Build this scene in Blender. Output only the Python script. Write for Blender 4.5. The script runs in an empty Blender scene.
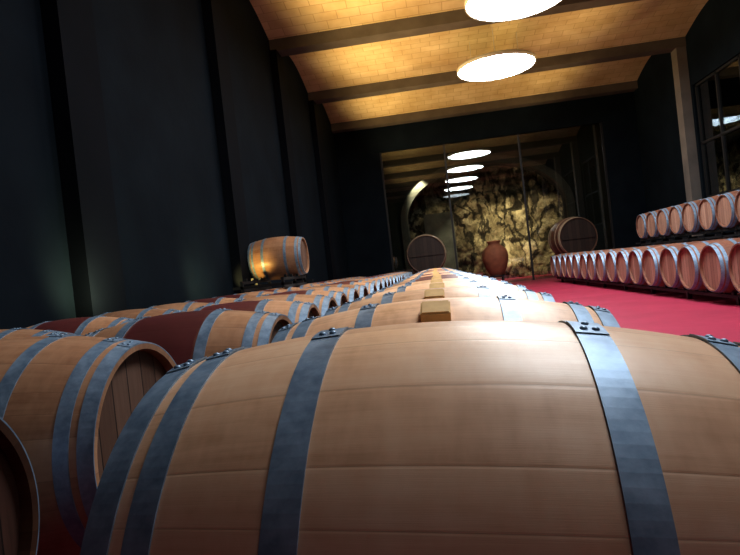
import bpy, bmesh, math, random
from mathutils import Vector, Matrix
random.seed(7)
S=bpy.context.scene
S.view_settings.view_transform='Standard'
S.view_settings.look='None'
S.view_settings.gamma=.80
S.view_settings.exposure=.56
col=S.collection
pi=math.pi
CAMZ=0.915

# ------------------------------------------------------------ node helpers
def newmat(name):
    m=bpy.data.materials.new(name); m.use_nodes=True
    nt=m.node_tree; nt.nodes.clear()
    out=nt.nodes.new('ShaderNodeOutputMaterial')
    b=nt.nodes.new('ShaderNodeBsdfPrincipled')
    nt.links.new(b.outputs[0],out.inputs[0])
    return m,nt,b,out
class N:
    def __init__(s,nt): s.nt=nt
    def _set(s,node,i,v):
        if v is None: return
        if hasattr(v,'is_output'): s.nt.links.new(v,node.inputs[i])
        else: node.inputs[i].default_value=v
    def math(s,op,a,b=None,c=None,clamp=False):
        n=s.nt.nodes.new('ShaderNodeMath'); n.operation=op; n.use_clamp=clamp
        s._set(n,0,a); s._set(n,1,b); s._set(n,2,c); return n.outputs[0]
    def coord(s,k='Object'):
        return s.nt.nodes.new('ShaderNodeTexCoord').outputs[k]
    def sep(s,v):
        n=s.nt.nodes.new('ShaderNodeSeparateXYZ'); s._set(n,0,v); return n.outputs
    def comb(s,x,y,z):
        n=s.nt.nodes.new('ShaderNodeCombineXYZ'); s._set(n,0,x); s._set(n,1,y); s._set(n,2,z); return n.outputs[0]
    def noise(s,v,scale=5,detail=4,rough=.55,dist=0):
        n=s.nt.nodes.new('ShaderNodeTexNoise'); s._set(n,'Vector',v)
        n.inputs['Scale'].default_value=scale; n.inputs['Detail'].default_value=detail
        n.inputs['Roughness'].default_value=rough; n.inputs['Distortion'].default_value=dist
        return n.outputs[0]
    def white(s,w):
        n=s.nt.nodes.new('ShaderNodeTexWhiteNoise'); n.noise_dimensions='1D'; s._set(n,'W',w); return n.outputs[0]
    def ramp(s,f,stops):
        n=s.nt.nodes.new('ShaderNodeValToRGB'); s._set(n,0,f)
        cr=n.color_ramp
        while len(cr.elements)<len(stops): cr.elements.new(.5)
        for e,(p,c) in zip(cr.elements,stops):
            e.position=p; e.color=tuple(c)+(1,) if len(c)==3 else c
        return n.outputs[0]
    def mix(s,f,a,b,mode='MIX'):
        n=s.nt.nodes.new('ShaderNodeMix'); n.data_type='RGBA'; n.blend_type=mode
        s._set(n,0,f)
        for i,v in ((6,a),(7,b)):
            if isinstance(v,tuple) and len(v)==3: v=v+(1,)
            s._set(n,i,v)
        return n.outputs[2]
    def bump(s,h,strength=.3,dist=.01):
        n=s.nt.nodes.new('ShaderNodeBump'); n.inputs['Strength'].default_value=strength
        n.inputs['Distance'].default_value=dist; s._set(n,'Height',h); return n.outputs[0]
    def objrand(s):
        return s.nt.nodes.new('ShaderNodeObjectInfo').outputs['Random']

def simple(name,c1,c2=None,rough=.6,scale=4,metal=0,bump=0,bscale=20,spec=.5):
    m,nt,b,o=newmat(name); n=N(nt); co=n.coord()
    c2=c2 or tuple(x*.7 for x in c1)
    f=n.noise(co,scale,5)
    nt.links.new(n.ramp(f,[(.3,c1),(.7,c2)]),b.inputs['Base Color'])
    b.inputs['Roughness'].default_value=rough; b.inputs['Metallic'].default_value=metal
    b.inputs['Specular IOR Level'].default_value=spec
    if bump: nt.links.new(n.bump(n.noise(co,bscale,6),bump,.02),b.inputs['Normal'])
    return m

def wood_staves(name,light,mid,dark,nst=26,stain=None,stainw=.2,rough=.40,seamk=.22):
    m,nt,b,o=newmat(name); n=N(nt); co=n.coord(); x,y,z=n.sep(co)
    ang=n.math('ARCTAN2',y,z)
    s=n.math('ADD',n.math('MULTIPLY',ang,nst/(2*pi)),100.37)
    s=n.math('ADD',s,n.math('MULTIPLY',n.math('SINE',n.math('MULTIPLY',s,1.7)),.22))
    fl=n.math('FLOOR',s); fr=n.math('FRACT',s)
    rnd=n.objrand()
    wn=n.white(n.math('ADD',fl,n.math('MULTIPLY',rnd,57)))
    v=n.comb(n.math('MULTIPLY',x,1.6),n.math('MULTIPLY',s,1.6),n.math('MULTIPLY',wn,31))
    g=n.noise(v,3.2,7,.6,.5)
    v2=n.comb(n.math('MULTIPLY',x,4),n.math('MULTIPLY',s,24),n.math('MULTIPLY',wn,13))
    fine=n.noise(v2,3,4,.6)
    big=n.noise(co,5.5,4,.6)
    v3=n.comb(n.math('MULTIPLY',x,22),n.math('MULTIPLY',s,.7),n.math('MULTIPLY',wn,5))
    fleck=n.noise(v3,1.6,4)
    f=n.math('ADD',n.math('MULTIPLY',g,.36),n.math('MULTIPLY',wn,.26))
    f=n.math('ADD',f,n.math('MULTIPLY',fine,.07)); f=n.math('ADD',f,n.math('MULTIPLY',fleck,.34))
    f=n.math('ADD',f,n.math('MULTIPLY',big,.55)); f=n.math('SUBTRACT',f,.31)
    c=n.ramp(f,[(.25,light),(.52,mid),(.82,dark)])
    edge=n.math('MINIMUM',fr,n.math('SUBTRACT',1.0,fr))
    seam=n.math('LESS_THAN',edge,.012)
    c=n.mix(n.math('MULTIPLY',seam,seamk),c,tuple(d*.35 for d in dark))
    if stain:
        d=n.math('SUBTRACT',1.0,n.math('DIVIDE',n.math('ABSOLUTE',x),stainw),clamp=True)
        nz=n.noise(co,7,5)
        k=n.math('MULTIPLY',n.math('ADD',n.math('MULTIPLY',d,6),n.math('SUBTRACT',nz,.9)),1.0,clamp=True)
        k=n.math('MULTIPLY',k,.9)
        c=n.mix(k,c,n.mix(nz,stain,tuple(q*.45 for q in stain)))
    val=n.math('ADD',.82,n.math('MULTIPLY',rnd,.28))
    c=n.mix(1.0,c,n.comb(val,val,val),'MULTIPLY')
    nt.links.new(c,b.inputs['Base Color'])
    nt.links.new(n.math('ADD',rough-.1,n.math('MULTIPLY',g,.2)),b.inputs['Roughness'])
    h=n.math('ADD',n.math('MULTIPLY',n.math('MINIMUM',edge,.04),8),n.math('MULTIPLY',fine,.2))
    nt.links.new(n.bump(h,.2,.003),b.inputs['Normal'])
    b.inputs['Specular IOR Level'].default_value=.5
    return m

def wood_planks(name,c1,c2,c3,w=.085,rough=.6):
    m,nt,b,o=newmat(name); n=N(nt); co=n.coord(); x,y,z=n.sep(co)
    s=n.math('ADD',n.math('DIVIDE',y,w),50.5)
    fl=n.math('FLOOR',s); fr=n.math('FRACT',s); wn=n.white(n.math('ADD',fl,n.math('MULTIPLY',n.objrand(),33)))
    v=n.comb(n.math('MULTIPLY',s,3),n.math('MULTIPLY',z,2),wn)
    g=n.noise(v,4,6,.6,.4)
    f=n.math('ADD',n.math('MULTIPLY',g,.6),n.math('MULTIPLY',wn,.4))
    c=n.ramp(f,[(.25,c1),(.5,c2),(.8,c3)])
    edge=n.math('MINIMUM',fr,n.math('SUBTRACT',1.0,fr))
    c=n.mix(n.math('LESS_THAN',edge,.03),c,tuple(q*.3 for q in c3))
    nt.links.new(c,b.inputs['Base Color']); b.inputs['Roughness'].default_value=rough
    nt.links.new(n.bump(n.math('MINIMUM',edge,.06),.5,.01),b.inputs['Normal'])
    return m

def steel(name,c1,c2,rough=.38):
    m,nt,b,o=newmat(name); n=N(nt); co=n.coord()
    f=n.noise(co,14,6,.65); f2=n.noise(co,60,3)
    ff=n.math('ADD',n.math('MULTIPLY',f,.7),n.math('MULTIPLY',f2,.3))
    nt.links.new(n.ramp(ff,[(.35,c1),(.65,c2)]),b.inputs['Base Color'])
    b.inputs['Metallic'].default_value=.3
    nt.links.new(n.math('ADD',rough-.1,n.math('MULTIPLY',ff,.3)),b.inputs['Roughness'])
    nt.links.new(n.bump(ff,.12,.004),b.inputs['Normal'])
    return m

# ------------------------------------------------------------ materials
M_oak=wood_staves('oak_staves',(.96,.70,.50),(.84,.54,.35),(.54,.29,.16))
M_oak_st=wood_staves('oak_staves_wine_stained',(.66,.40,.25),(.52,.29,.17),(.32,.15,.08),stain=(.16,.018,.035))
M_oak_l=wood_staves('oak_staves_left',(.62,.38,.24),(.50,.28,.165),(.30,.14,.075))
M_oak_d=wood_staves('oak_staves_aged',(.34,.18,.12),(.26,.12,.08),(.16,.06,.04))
M_cask=wood_staves('cask_staves',(.14,.07,.04),(.10,.045,.028),(.05,.02,.012),nst=44)
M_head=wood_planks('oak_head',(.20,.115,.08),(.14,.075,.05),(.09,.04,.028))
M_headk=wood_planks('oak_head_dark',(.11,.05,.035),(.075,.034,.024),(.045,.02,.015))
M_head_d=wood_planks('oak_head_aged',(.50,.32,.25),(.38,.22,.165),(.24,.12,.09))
M_headc=wood_planks('cask_head',(.05,.03,.022),(.036,.021,.016),(.025,.015,.011),w=.13)
M_hoop=steel('galvanised_hoop',(.16,.24,.34),(.34,.45,.58),.40)
M_hoopc=steel('cask_hoop',(.34,.28,.20),(.50,.43,.32),.5)
M_bung=simple('bung_wood',(.72,.48,.20),(.58,.36,.14),.6,20)
M_iron=simple('black_iron',(.012,.012,.014),(.02,.02,.022),.5)
M_wall=simple('navy_wall_paint',(.0042,.0076,.013),(.0075,.0135,.021),.8,1.2,bump=.15,bscale=9,spec=.08)
M_pil=simple('pilaster_paint',(.003,.0045,.008),(.005,.0065,.011),.8,1.2,spec=.08)
M_colm=simple('column_plaster',(.20,.18,.17),(.14,.13,.125),.8,2)
M_conc=simple('concrete_rib',(.15,.13,.11),(.10,.085,.07),.85,1.5,bump=.2,bscale=12,spec=.2)
M_white=simple('lamp_rim',(.6,.6,.58),(.55,.55,.52),.6)
M_clay=simple('terracotta',(.26,.10,.05),(.16,.06,.03),.8,5,bump=.2)
M_arch=simple('arch_plaster',(.10,.09,.07),(.06,.055,.045),.9,3,bump=.2)
M_port=simple('portal_plaster',(.022,.022,.016),(.014,.014,.011),.9,2,bump=.3)
M_ply=simple('pale_render',(.24,.23,.18),(.12,.11,.09),.9,2.5,bump=.3)

def m_floor():
    m,nt,b,o=newmat('red_floor'); n=N(nt); co=n.coord()
    f=n.noise(co,.9,6,.6); f2=n.noise(co,9,4)
    c=n.ramp(n.math('ADD',n.math('MULTIPLY',f,.75),n.math('MULTIPLY',f2,.25)),[(.3,(.42,.040,.092)),(.7,(.31,.028,.068))])
    nt.links.new(c,b.inputs['Base Color'])
    nt.links.new(n.math('ADD',.38,n.math('MULTIPLY',f,.25)),b.inputs['Roughness'])
    b.inputs['Specular IOR Level'].default_value=.35
    return m
M_floor=m_floor()
def m_tiles():
    m,nt,b,o=newmat('vault_tiles'); n=N(nt); co=n.coord()
    br=nt.nodes.new('ShaderNodeTexBrick'); nt.links.new(co,br.inputs['Vector'])
    br.inputs['Scale'].default_value=1; br.inputs['Brick Width'].default_value=.50
    br.inputs['Row Height'].default_value=.25; br.inputs['Mortar Size'].default_value=.010
    br.inputs['Mortar Smooth'].default_value=.6
    br.inputs['Color1'].default_value=(.68,.58,.38,1); br.inputs['Color2'].default_value=(.60,.50,.31,1)
    br.inputs['Mortar'].default_value=(.46,.36,.21,1); br.inputs['Bias'].default_value=0
    f=n.noise(co,1.3,5)
    c=n.mix(1.0,br.outputs[0],n.ramp(f,[(.3,(1,1,1)),(.75,(.72,.64,.52))]),'MULTIPLY')
    nt.links.new(c,b.inputs['Base Color']); b.inputs['Roughness'].default_value=.9
    return m
M_tile=m_tiles()
def m_stone():
    m,nt,b,o=newmat('rough_stone'); n=N(nt); co=n.coord()
    w=nt.nodes.new('ShaderNodeVectorMath'); w.operation='ADD'
    ns=nt.nodes.new('ShaderNodeTexNoise'); ns.inputs['Scale'].default_value=.9; ns.inputs['Detail'].default_value=9; ns.inputs['Roughness'].default_value=.7
    nt.links.new(co,ns.inputs['Vector'])
    sc=nt.nodes.new('ShaderNodeVectorMath'); sc.operation='SCALE'; sc.inputs['Scale'].default_value=.9
    nt.links.new(ns.outputs[1],sc.inputs[0])
    nt.links.new(co,w.inputs[0]); nt.links.new(sc.outputs[0],w.inputs[1])
    x,y,z=n.sep(w.outputs[0])
    f=n.noise(w.outputs[0],1.9,9,.72)
    v1=n.noise(n.comb(n.math('MULTIPLY',x,1.0),0,n.math('MULTIPLY',z,.45)),1.5,5,.55,.6)
    v2=n.noise(n.comb(n.math('MULTIPLY',x,1.8),4,n.math('MULTIPLY',z,1.0)),1.5,5,.6,.5)
    d1=n.math('ABSOLUTE',n.math('SUBTRACT',v1,.5)); d2=n.math('ABSOLUTE',n.math('SUBTRACT',v2,.5))
    c=n.ramp(f,[(.34,(.11,.085,.05)),(.48,(.29,.235,.145)),(.62,(.56,.48,.33))])
    e=n.ramp(d1,[(0,(.06,.055,.05)),(.028,(.12,.11,.1)),(.05,(1,1,1))])
    e2=n.ramp(d2,[(0,(.12,.11,.1)),(.03,(1,1,1))])
    c=n.mix(.92,c,e,'MULTIPLY'); c=n.mix(.6,c,e2,'MULTIPLY')
    nt.links.new(c,b.inputs['Base Color']); b.inputs['Roughness'].default_value=.95
    nt.links.new(n.bump(f,.6,.15),b.inputs['Normal'])
    return m
M_stone=m_stone()
def m_glass(name,refl,tint):
    m,nt,b,o=newmat(name); nt.nodes.remove(b)
    t=nt.nodes.new('ShaderNodeBsdfTransparent'); t.inputs[0].default_value=tint+(1,)
    g=nt.nodes.new('ShaderNodeBsdfGlossy'); g.inputs['Roughness'].default_value=.01
    g.inputs[0].default_value=(.9,.95,1,1)
    mx=nt.nodes.new('ShaderNodeMixShader'); mx.inputs[0].default_value=refl
    nt.links.new(t.outputs[0],mx.inputs[1]); nt.links.new(g.outputs[0],mx.inputs[2]); nt.links.new(mx.outputs[0],o.inputs[0])
    return m
M_glass=m_glass('glass_partition',.08,(.85,.88,.85))
M_glassw=m_glass('window_glass',.2,(.35,.4,.45))
def m_emit(name,c,s):
    m,nt,b,o=newmat(name); nt.nodes.remove(b)
    e=nt.nodes.new('ShaderNodeEmission'); e.inputs[0].default_value=c+(1,); e.inputs[1].default_value=s
    nt.links.new(e.outputs[0],o.inputs[0]); return m
M_sky=m_emit('lamp_diffuser',(.90,.96,1.0),22)
M_sky2=m_emit('lamp_diffuser_dim',(.90,.96,1.0),3)

# ------------------------------------------------------------ mesh helpers
def obj_from_bm(name,bm,mats,smooth=False):
    me=bpy.data.meshes.new(name)
    bmesh.ops.recalc_face_normals(bm,faces=bm.faces[:])
    bm.to_mesh(me); bm.free()
    for m in mats: me.materials.append(m)
    if smooth:
        for p in me.polygons: p.use_smooth=True
    return me
def add(name,me,loc=(0,0,0),rot=(0,0,0),parent=None):
    o=bpy.data.objects.new(name,me); o.location=loc; o.rotation_euler=rot
    col.objects.link(o)
    if parent: o.parent=parent
    return o
def bm_box(bm,x0,x1,y0,y1,z0,z1,mi=0):
    vs=[bm.verts.new(p) for p in ((x0,y0,z0),(x1,y0,z0),(x1,y1,z0),(x0,y1,z0),(x0,y0,z1),(x1,y0,z1),(x1,y1,z1),(x0,y1,z1))]
    for f in ((0,3,2,1),(4,5,6,7),(0,1,5,4),(1,2,6,5),(2,3,7,6),(3,0,4,7)):
        fc=bm.faces.new([vs[i] for i in f]); fc.material_index=mi
def box(name,x0,x1,y0,y1,z0,z1,mat,parent=None):
    bm=bmesh.new(); cx,cy,cz=(x0+x1)/2,(y0+y1)/2,(z0+z1)/2
    bm_box(bm,x0-cx,x1-cx,y0-cy,y1-cy,z0-cz,z1-cz)
    return add(name,obj_from_bm(name,bm,[mat]),(cx,cy,cz),parent=parent)
def lathe(bm,prof,seg,axis='X',mi=0,smooth=True,closed=False,a0=0,a1=2*pi):
    full=abs(a1-a0-2*pi)<1e-6
    rings=[]; n=seg if full else seg+1
    for (x,r) in prof:
        ring=[]
        if r<1e-6:
            p=(x,0,0) if axis=='X' else (0,0,x)
            ring=[bm.verts.new(p)]*n
        else:
            for i in range(n):
                a=a0+(a1-a0)*i/seg
                if axis=='X': p=(x,r*math.sin(a),r*math.cos(a))
                else: p=(r*math.cos(a),r*math.sin(a),x)
                ring.append(bm.verts.new(p))
        rings.append(ring)
    pairs=list(zip(rings[:-1],rings[1:]))
    if closed: pairs.append((rings[-1],rings[0]))
    for A,B in pairs:
        for i in range(seg):
            j=(i+1)%n
            vs=[]
            for v in (A[i],A[j],B[j],B[i]):
                if v not in vs: vs.append(v)
            if len(vs)>=3:
                try:
                    f=bm.faces.new(vs); f.material_index=mi; f.smooth=smooth
                except ValueError: pass

BL,BR,BE=.88,.355,.297
def barrel_mesh(name,L=BL,R=BR,re=BE,mats=None,bung=True,seg=96,crossbar=False,k=1.0,brot=25):
    h=L/2
    def r(x): 
        t=abs(x)/h
        return R-(R-re)*(t**2.0)
    bm=bmesh.new()
    nx=28
    prof=[(-h+L*i/nx,r(-h+L*i/nx)) for i in range(nx+1)]
    lathe(bm,prof,seg,mi=0)
    for sg in (-1,1):
        lathe(bm,[(sg*h,re),(sg*(h-.002*k),re-.018*k),(sg*(h-.032*k),re-.020*k)],seg,mi=0,smooth=False)
        lathe(bm,[(sg*(h-.032*k),re-.020*k),(sg*(h-.030*k),re-.045*k),(sg*(h-.030*k),0)],seg,mi=1,smooth=False)
        for (a,b_) in ((h-.040*k,h),(h-.098*k,h-.060*k),(.164*k,.207*k)):
            t=.003*k
            p=[(sg*a,r(a)-.001),(sg*a,r(a)+t),(sg*b_,r(min(b_,h))+t),(sg*b_,r(min(b_,h))-.001)]
            lathe(bm,p,seg,mi=2,smooth=False,closed=True)
            a0=random.uniform(-.22,-.05) 
            p2=[(sg*a,r(a)),(sg*a,r(a)+1.6*t),(sg*b_,r(min(b_,h))+1.6*t),(sg*b_,r(min(b_,h)))]
            lathe(bm,p2,10,mi=2,smooth=False,closed=True,a0=a0,a1=a0+.2)
            for da,dx in ((.05,-.008),(.05,.008),(.14,0)):
                xm=sg*((a+b_)/2+dx*k)
                rr=r(abs(xm))+1.6*t; aa=a0+da
                mt=Matrix.Translation((xm,rr*math.sin(aa),rr*math.cos(aa)))@Matrix.Rotation(-aa,4,'X')@Matrix.Diagonal((1,1,.7,1))
                res=bmesh.ops.create_uvsphere(bm,u_segments=10,v_segments=6,radius=.0055*k,matrix=mt)
                for v in res['verts']:
                    for f in v.link_faces: f.material_index=2; f.smooth=True
    if bung:
        b0=bmesh.new()
        bm_box(b0,-.037,.037,-.032,.032,R-.012,R+.026,3)
        bmesh.ops.bevel(b0,geom=b0.edges[:],offset=.004,segments=2,affect='EDGES',material=3)
        bmesh.ops.rotate(b0,verts=b0.verts[:],cent=(0,0,0),matrix=Matrix.Rotation(math.radians(brot),3,'X'))
        tmp=bpy.data.meshes.new('t'); b0.to_mesh(tmp); b0.free(); bm.from_mesh(tmp); bpy.data.meshes.remove(tmp)
    if crossbar:
        for sg in (-1,1):
            x0,x1=sorted((sg*(h-.030*k),sg*(h-.002*k)))
            bm_box(bm,x0,x1,-re*.9,re*.9,-.05*k,.05*k,1)
    return obj_from_bm(name,bm,mats)

random.seed(3)
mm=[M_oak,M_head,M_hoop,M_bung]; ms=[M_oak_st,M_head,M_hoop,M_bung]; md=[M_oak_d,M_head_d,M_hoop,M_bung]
A_=barrel_mesh('barrel_oak_hero',mats=mm,seg=144,bung=False)
B_=barrel_mesh('barrel_oak_bung',mats=mm)
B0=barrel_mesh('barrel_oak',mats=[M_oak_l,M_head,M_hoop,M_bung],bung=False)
C_=barrel_mesh('barrel_stained',mats=ms)
C0=barrel_mesh('barrel_stained_flush',mats=ms,bung=False)
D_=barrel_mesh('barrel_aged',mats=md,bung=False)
E_=barrel_mesh('barrel_dark',mats=[M_cask,M_headk,M_hoop,M_bung],bung=False)
Rb=BR; ZC=.478; P=.722
def rr_at(x): return BR-(BR-BE)*(x/(BL/2))**2
def barrel(me,x,y,z=ZC,yaw=0,tilt=0):
    return add('wine_barrel',me,(x,y,z),(0,tilt,yaw))
def rack(x,ys,z0=0,zc=ZC):
    bm=bmesh.new()
    y0,y1=ys[0]-.3,ys[-1]+.3
    for sx in (-.27,.27):
        rr=rr_at(.27)
        zt=zc-rr
        bm_box(bm,sx-.02,sx+.02,y0,y1,zt-.065,zt-.022)
        for y in ys:
            for d in (-.17,.17):
                zz=zc-math.sqrt(rr*rr-.17**2)
                bm_box(bm,sx-.02,sx+.02,y+d-.02,y+d+.02,zt-.03,zz-.022)
        y=y0+.05
        while y<y1:
            bm_box(bm,sx-.03,sx+.03,y-.03,y+.03,z0,zt-.04); y+=1.43
    y=y0+.05
    while y<y1:
        zt=zc-.33
        bm_box(bm,-.28,.28,y-.02,y+.02,zt-.085,zt-.055); y+=1.43
    return add('barrel_rack',obj_from_bm('barrel_rack',bm,[M_iron]),(x,0,0))

R_=math.radians
ys=[.88+P*i for i in range(24)]
tl=[3.6,2.4,2.0,1.6,1.2]
for i,y in enumerate(ys):
    me=A_ if i==0 else (B_ if i<4 or random.random()<.5 else C_)
    xx=-.005 if i==0 else (-.02 if i<3 else random.uniform(-.02,.008))
    barrel(me,xx,y,z=ZC-(.006 if i==0 else .010),yaw=R_(-2.5 if i==0 else -2+random.uniform(-.5,.5)),tilt=R_(tl[i] if i<5 else .8))
rack(0,ys,zc=ZC-.01)
# --- row -1 (left)
offs=[-.12,-.06,.19,.17,.15]
ys=[.95+P*i for i in range(24)]
for i,y in enumerate(ys):
    o=offs[i] if i<len(offs) else .13+random.uniform(-.02,.02)
    me=E_ if i==0 else (B0 if i==1 else (C0 if (i==2 or random.random()<.5) else B0))
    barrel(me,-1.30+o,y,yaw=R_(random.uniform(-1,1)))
rack(-1.24,ys)
# --- row -2
ys2=[1.35+P*i for i in range(22)]
for i,y in enumerate(ys2):
    barrel(C0 if random.random()<.55 else B0,-2.38+random.uniform(-.015,.015),y,yaw=R_(random.uniform(-1,1)))
rack(-2.38,ys2)
ZU=ZC+Rb+.02+.33+.11
def uprack(x,ys,zc,zb):
    bm=bmesh.new(); y0,y1=ys[0]-.36,ys[-1]+.36
    rr=rr_at(.31); zt=zc-rr
    for sx in (-.31,.31):
        bm_box(bm,sx-.02,sx+.02,y0,y1,zb,zb+.04)
        bm_box(bm,sx-.02,sx+.02,y0,y1,zt-.045,zt-.004)
        y=y0
        while y<=y1+.01:
            bm_box(bm,sx-.02,sx+.02,y-.02,y+.02,zb,zt); y+=(y1-y0)/max(1,round((y1-y0)/.7))
        for y in ys:
            for d in (-.17,.17):
                bm_box(bm,sx-.02,sx+.02,y+d-.02,y+d+.02,zt-.01,zc-math.sqrt(rr*rr-.17**2)-.01)
    y=y0
    while y<=y1+.01:
        bm_box(bm,-.45,.45,y-.02,y+.02,zb+.04,zb+.08); y+=(y1-y0)/max(1,round((y1-y0)/.7))
    return add('upper_barrel_rack',obj_from_bm('uprack',bm,[M_iron]),(x,0,0))
yb=(ys2[10]+ys2[11])/2+.05
barrel(B0,-2.54,yb+.36,ZU+.02); uprack(-2.54,[yb-.36,yb+.36],ZU+.02,ZC+.352)
# --- right rows
ys=[5.0+P*i for i in range(19)]
for y in ys: barrel(D_,3.95+random.uniform(-.015,.015),y,yaw=R_(random.uniform(-1,1)))
rack(3.95,ys)
ys=[6.9+P*i for i in range(13)]
for y in ys: barrel(D_,5.76,y)
for y in ys: barrel(D_,5.75+random.uniform(-.015,.015),y,ZU+.02)
rack(5.76,ys); uprack(5.75,ys,ZU+.02,ZC+.352)

# ------------------------------------------------------------ room shell
XL,XR,YB,YF=-3.15,7.45,-3.2,21.0
ZRB=CAMZ+5.2
box('floor',XL-.3,XR+1.3,YB-.3,26.2,-.2,0,M_floor)
box('wall_left',XL-.3,XL,YB,YF+5,0,7,M_wall)
box('wall_back',XL-.3,XR+.3,YB-.3,YB,0,7,M_wall)
ribs=[20.79,17,13,9,5,1,-2.99]
for i,y in enumerate(ribs):
    box('ceiling_rib',XL,XR,y-.2,y+.2,ZRB,ZRB+.75,M_conc)
    if 0<i<6: box('pilaster',XL+.002,XL+.16,y-.28,y+.28,.001,ZRB-.001,M_pil)
bm=bmesh.new()
for a,b_ in zip(ribs[1:],ribs[:-1]):
    y0,y1=a+.2,b_-.2; n=20
    prev=None
    for k in range(n+1):
        t=k/n; y=y0+(y1-y0)*t; z=ZRB+.26+.36*math.sin(pi*t)
        cur=(bm.verts.new((XL,y,z)),bm.verts.new((XR,y,z)))
        if prev:
            f=bm.faces.new((prev[0],prev[1],cur[1],cur[0])); f.smooth=True
        prev=cur
add('ceiling',obj_from_bm('ceiling',bm,[M_tile]))
box('ceiling_slab',XL-.3,XR+1.3,YB-.3,26.2,ZRB+.78,ZRB+.9,M_wall)
GX0,GX1,GZ=-1.55,6.3,CAMZ+4.3
box('wall_far_left',XL,GX0,YF,YF+.2,0,ZRB+.75,M_wall)
box('wall_far_right',GX1,XR,YF,YF+.2,0,ZRB+.75,M_wall)
box('wall_far_top',GX0,GX1,YF,YF+.2,GZ,ZRB+.75,M_wall)
box('window_1',GX0,GX1,YF+.09,YF+.10,0,GZ,M_glass)
for i,x in enumerate((GX0+.03,.78,3.42,GX1-.03)):
    box('trim_%d'%(i+1),x-.03,x+.03,YF+.05,YF+.14,0,GZ,M_iron)
box('wall_right',XR,XR+.3,YB,YF+5,0,1.9,M_wall)
box('wall_right_header',XR,XR+.3,YB,YF+5,5.0,7,M_wall)
for i,(a,b_) in enumerate(((16.7,YF+5),(12.7,13.3),(8.7,9.3),(4.7,5.3),(.7,1.3),(-3.2,-2.6))):
    box('wall_right_pier',XR,XR+.3,a,b_,1.9,5.0,M_wall)
for i,y in enumerate((17,13,9,5,1)):
    box('column',XR-.26,XR-.002,y-.18,y+.18,.001,ZRB-.001,M_colm)
for i,(a,b_) in enumerate(((13.3,16.7),(9.3,12.7),(5.3,8.7),(1.3,4.7),(-2.6,.7))):
    box('window_%d'%(i+2),XR+.10,XR+.11,a,b_,1.9,5.0,M_glassw)
    bm=bmesh.new()
    for y in (a+.03,a+(b_-a)/3,a+2*(b_-a)/3,b_-.03): bm_box(bm,XR+.06,XR+.15,y-.03,y+.03,1.9,5.0)
    for z in (1.93,3.4,4.97): bm_box(bm,XR+.06,XR+.15,a,b_,z-.03,z+.03)
    add('window_frame_%d'%(i+2),obj_from_bm('wf',bm,[M_iron]))
box('wall_right_outer',XR+.9,XR+1.0,YB,YF+5,0,7,M_wall)

# round pendant lamps
LX=2.1; HL=4.86
for i,y in enumerate((15.2,11.3,7.4,3.5,-.4)):
    e=bpy.data.objects.new('round_ceiling_lamp',None); e.location=(LX,y,CAMZ+HL); col.objects.link(e)
    bm=bmesh.new(); lathe(bm,[(0.0,0),(0.0,.97)],72,axis='Z',smooth=False)
    add('diffuser',obj_from_bm('diffuser',bm,[M_sky2 if i==4 else M_sky]),parent=e)
    bm=bmesh.new(); lathe(bm,[(.01,.0),(.01,.97),(-.015,.97),(-.015,.995),(.08,.995),(.08,0)],72,axis='Z')
    for k in range(3):
        a=k*2*pi/3+.4; cx,cy=.7*math.cos(a),.7*math.sin(a)
        bm_box(bm,cx-.006,cx+.006,cy-.006,cy+.006,.07,1.62)
    add('housing',obj_from_bm('housing',bm,[M_white]),parent=e)

# ------------------------------------------------------------ cave behind glass
box('wall_cave_left',XL,XL+.2,YF+.2,26,0,6.8,M_port)
bm=bmesh.new(); nx,nz=150,80
from mathutils import noise as mn
grid=[[None]*(nz+1) for _ in range(nx+1)]
for i in range(nx+1):
    for j in range(nz+1):
        x=XL+(XR-XL)*i/nx; z=6.8*j/nz
        d=mn.fractal(Vector((x*.7,z*.7,3.1)),1.0,2.0,5)*.30+abs(mn.noise(Vector((x*2.2,z*2.6,9))))*.18
        grid[i][j]=bm.verts.new((x,25.2-d,z))
for i in range(nx):
    for j in range(nz):
        bm.faces.new((grid[i][j],grid[i+1][j],grid[i+1][j+1],grid[i][j+1]))
add('wall_cave_stone',obj_from_bm('cave',bm,[M_stone]))
cx,hw,zs,rise=2.15,3.0,2.7,1.85
def portal(name,inner_off,outer,y0,y1,mat):
    bm=bmesh.new(); n=40
    ins=[(cx+(hw+inner_off),0)]+[(cx+(hw+inner_off)*math.cos(pi*k/n),zs+(rise+inner_off)*math.sin(pi*k/n)) for k in range(n+1)]+[(cx-(hw+inner_off),0)]
    if outer is None:
        outs=[(XR,0),(XR,zs)]+[(cx+(XR-cx)*math.cos(pi*k/n) if math.cos(pi*k/n)>0 else cx+(cx-XL)*math.cos(pi*k/n),6.8) for k in range(1,n)]+[(XL,zs),(XL,0)]
        outs[2]=(XR,6.8); outs[-3]=(XL,6.8)
    else:
        o=inner_off+outer
        outs=[(cx+(hw+o),0)]+[(cx+(hw+o)*math.cos(pi*k/n),zs+(rise+o)*math.sin(pi*k/n)) for k in range(n+1)]+[(cx-(hw+o),0)]
    V=[]
    for (a,b_) in zip(ins,outs):
        V.append((bm.verts.new((a[0],y0,a[1])),bm.verts.new((b_[0],y0,b_[1])),bm.verts.new((b_[0],y1,b_[1])),bm.verts.new((a[0],y1,a[1]))))
    for A,B in zip(V[:-1],V[1:]):
        for q in range(4):
            w=(q+1)%4
            try: bm.faces.new((A[q],A[w],B[w],B[q]))
            except ValueError: pass
    return add(name,obj_from_bm(name,bm,[mat]))
portal('wall_cave_portal',.0,None,22.7,23.1,M_port)
portal('stone_arch',0,.28,22.4,22.698,M_arch)
box('cave_pillar',-.25,.95,23.7,24.3,0,3.0,M_ply)

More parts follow.
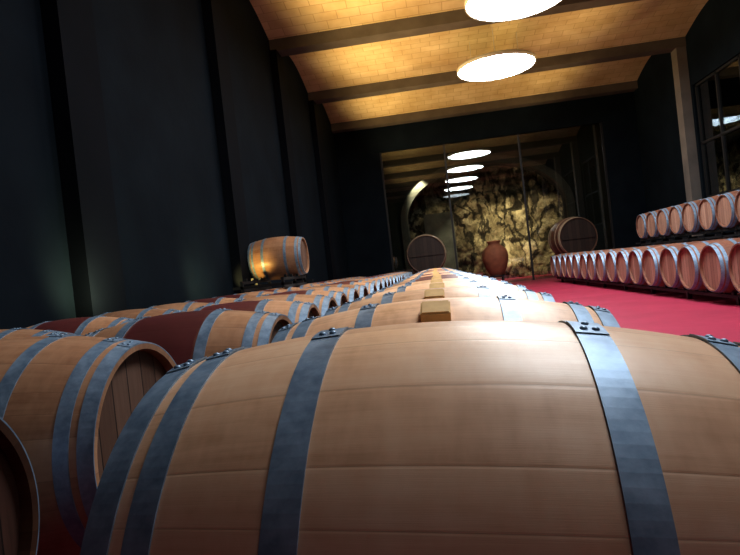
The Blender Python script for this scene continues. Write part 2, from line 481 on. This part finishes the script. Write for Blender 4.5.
# ------------------------------------------------------------ casks and amphora
K=barrel_mesh('cask',L=1.0,R=.68,re=.62,mats=[M_cask,M_headc,M_hoopc,M_bung],bung=False,seg=72,crossbar=True,k=1.1)
for x,yw in ((-.25,0),(4.55,.18)):
    e=bpy.data.objects.new('large_cask',None); e.location=(x,19.6,1.30); e.rotation_euler=(0,0,yw); col.objects.link(e)
    add('cask_body',K,(0,0,0),(0,0,pi/2),parent=e)
    bm=bmesh.new()
    for y in (-.3,.3):
        n=16; top=[]
        rr=.685-.06*(.3/.5)**2*1.0
        for k in range(n+1):
            xx=-.5+1.0*k/n
            zt=-math.sqrt(rr*rr-xx*xx)-.004
            top.append([bm.verts.new((xx,y+s*.06,zz)) for s in (-1,1) for zz in (zt,-.88)])
        for A,B in zip(top[:-1],top[1:]):
            bm.faces.new((A[0],B[0],B[2],A[2])); bm.faces.new((A[1],B[1],B[3],A[3]))
            bm.faces.new((A[0],B[0],B[1],A[1])); bm.faces.new((A[2],B[2],B[3],A[3]))
        for A in (top[0],top[-1]): bm.faces.new((A[0],A[1],A[3],A[2]))
        for xx in (-.42,.42): bm_box(bm,xx-.06,xx+.06,y-.06,y+.06,-1.30,-.88)
    for xx in (-.42,.42): bm_box(bm,xx-.04,xx+.04,-.5,.5,-1.0,-.88)
    add('cradle',obj_from_bm('cradle',bm,[M_cask]),parent=e)
e=bpy.data.objects.new('clay_amphora',None); e.location=(2.02,19.7,0); col.objects.link(e)
bm=bmesh.new()
lathe(bm,[(.28,0),(.28,.17),(.40,.25),(.62,.36),(.85,.42),(1.05,.43),(1.2,.38),(1.30,.28),(1.36,.20),(1.42,.19),(1.47,.24),(1.50,.24),(1.50,.20),(1.42,.15),(1.30,.16),(1.2,.1)],48,axis='Z')
add('jar',obj_from_bm('jar',bm,[M_clay]),parent=e)
bm=bmesh.new()
lathe(bm,[(.30,.24),(.34,.24),(.34,.27),(.30,.27)],32,axis='Z',closed=True)
for k in range(4):
    a=pi/4+k*pi/2; bm_box(bm,.255*math.cos(a)-.02,.255*math.cos(a)+.02,.255*math.sin(a)-.02,.255*math.sin(a)+.02,0,.32)
add('stand',obj_from_bm('stand',bm,[M_iron]),parent=e)

# ------------------------------------------------------------ lights
def spot(name,loc,target,power,ang,c,blend=.6,rad=.08):
    l=bpy.data.lights.new(name,'SPOT'); l.energy=power; l.spot_size=math.radians(ang); l.spot_blend=blend; l.color=c; l.shadow_soft_size=rad
    o=bpy.data.objects.new(name,l); o.location=loc; col.objects.link(o)
    o.rotation_euler=(Vector(target)-Vector(loc)).to_track_quat('-Z','Y').to_euler(); return o
warm=(1,.75,.36)
for i,y in enumerate((19,15,11,7)):
    spot('uplight_lamp_left',(XL+1.1,y,4.2),(.8,y,6.6),(370,460,580,440)[i],145,warm,1)
for i,y in enumerate((19,15)):
    spot('uplight_lamp_right',(4.8,y,4.3),(3.2,y,6.6),130,130,warm,1)
for x,pw in ((.3,70),(1.9,190),(3.1,360),(4.4,180)):
    spot('cave_spot',(x,23.5,4.3),(x+.1,25.0,1.6),pw,75,(1,.84,.56),.8)
spot('cave_spot_floor',(3.2,23.8,.15),(3.4,25.0,2.2),140,100,(1,.84,.56))
spot('cave_spot_side',(-.4,22.0,4.4),(.3,24,1.2),420,70,(.95,.9,.7))
spot('wall_washer',(XL+.5,4.6,.95),(XL,4.9,1.2),45,130,(.85,.85,.45),1)
spot('wall_washer',(XL+.6,7.2,.95),(XL,7.5,1.15),25,120,(.85,.85,.45),1)
spot('barrel_uplight',(XL+.12,8.4,.9),(-2.8,9.4,1.35),26,60,(1,.75,.25),.7,.03)

w=bpy.data.worlds.new('World'); S.world=w; w.use_nodes=True
w.node_tree.nodes['Background'].inputs[0].default_value=(.35,.45,.7,1); w.node_tree.nodes['Background'].inputs[1].default_value=.01

# ------------------------------------------------------------ camera
f=577.0; ROLL=.11
Yc=Vector((435-370,277.5-265,-f)).normalized()
Zc=Vector((-math.sin(ROLL),math.cos(ROLL),0)); Zc=(Zc-Zc.dot(Yc)*Yc).normalized()
Xc=Yc.cross(Zc)
Rm=Matrix((Xc,Yc,Zc))
cd=bpy.data.cameras.new('camera'); cd.sensor_width=36; cd.lens=f/740*36; cd.clip_start=.02
co=bpy.data.objects.new('camera',cd); co.matrix_world=Matrix.Translation((0,0,CAMZ))@Rm.to_4x4(); col.objects.link(co)
S.camera=co
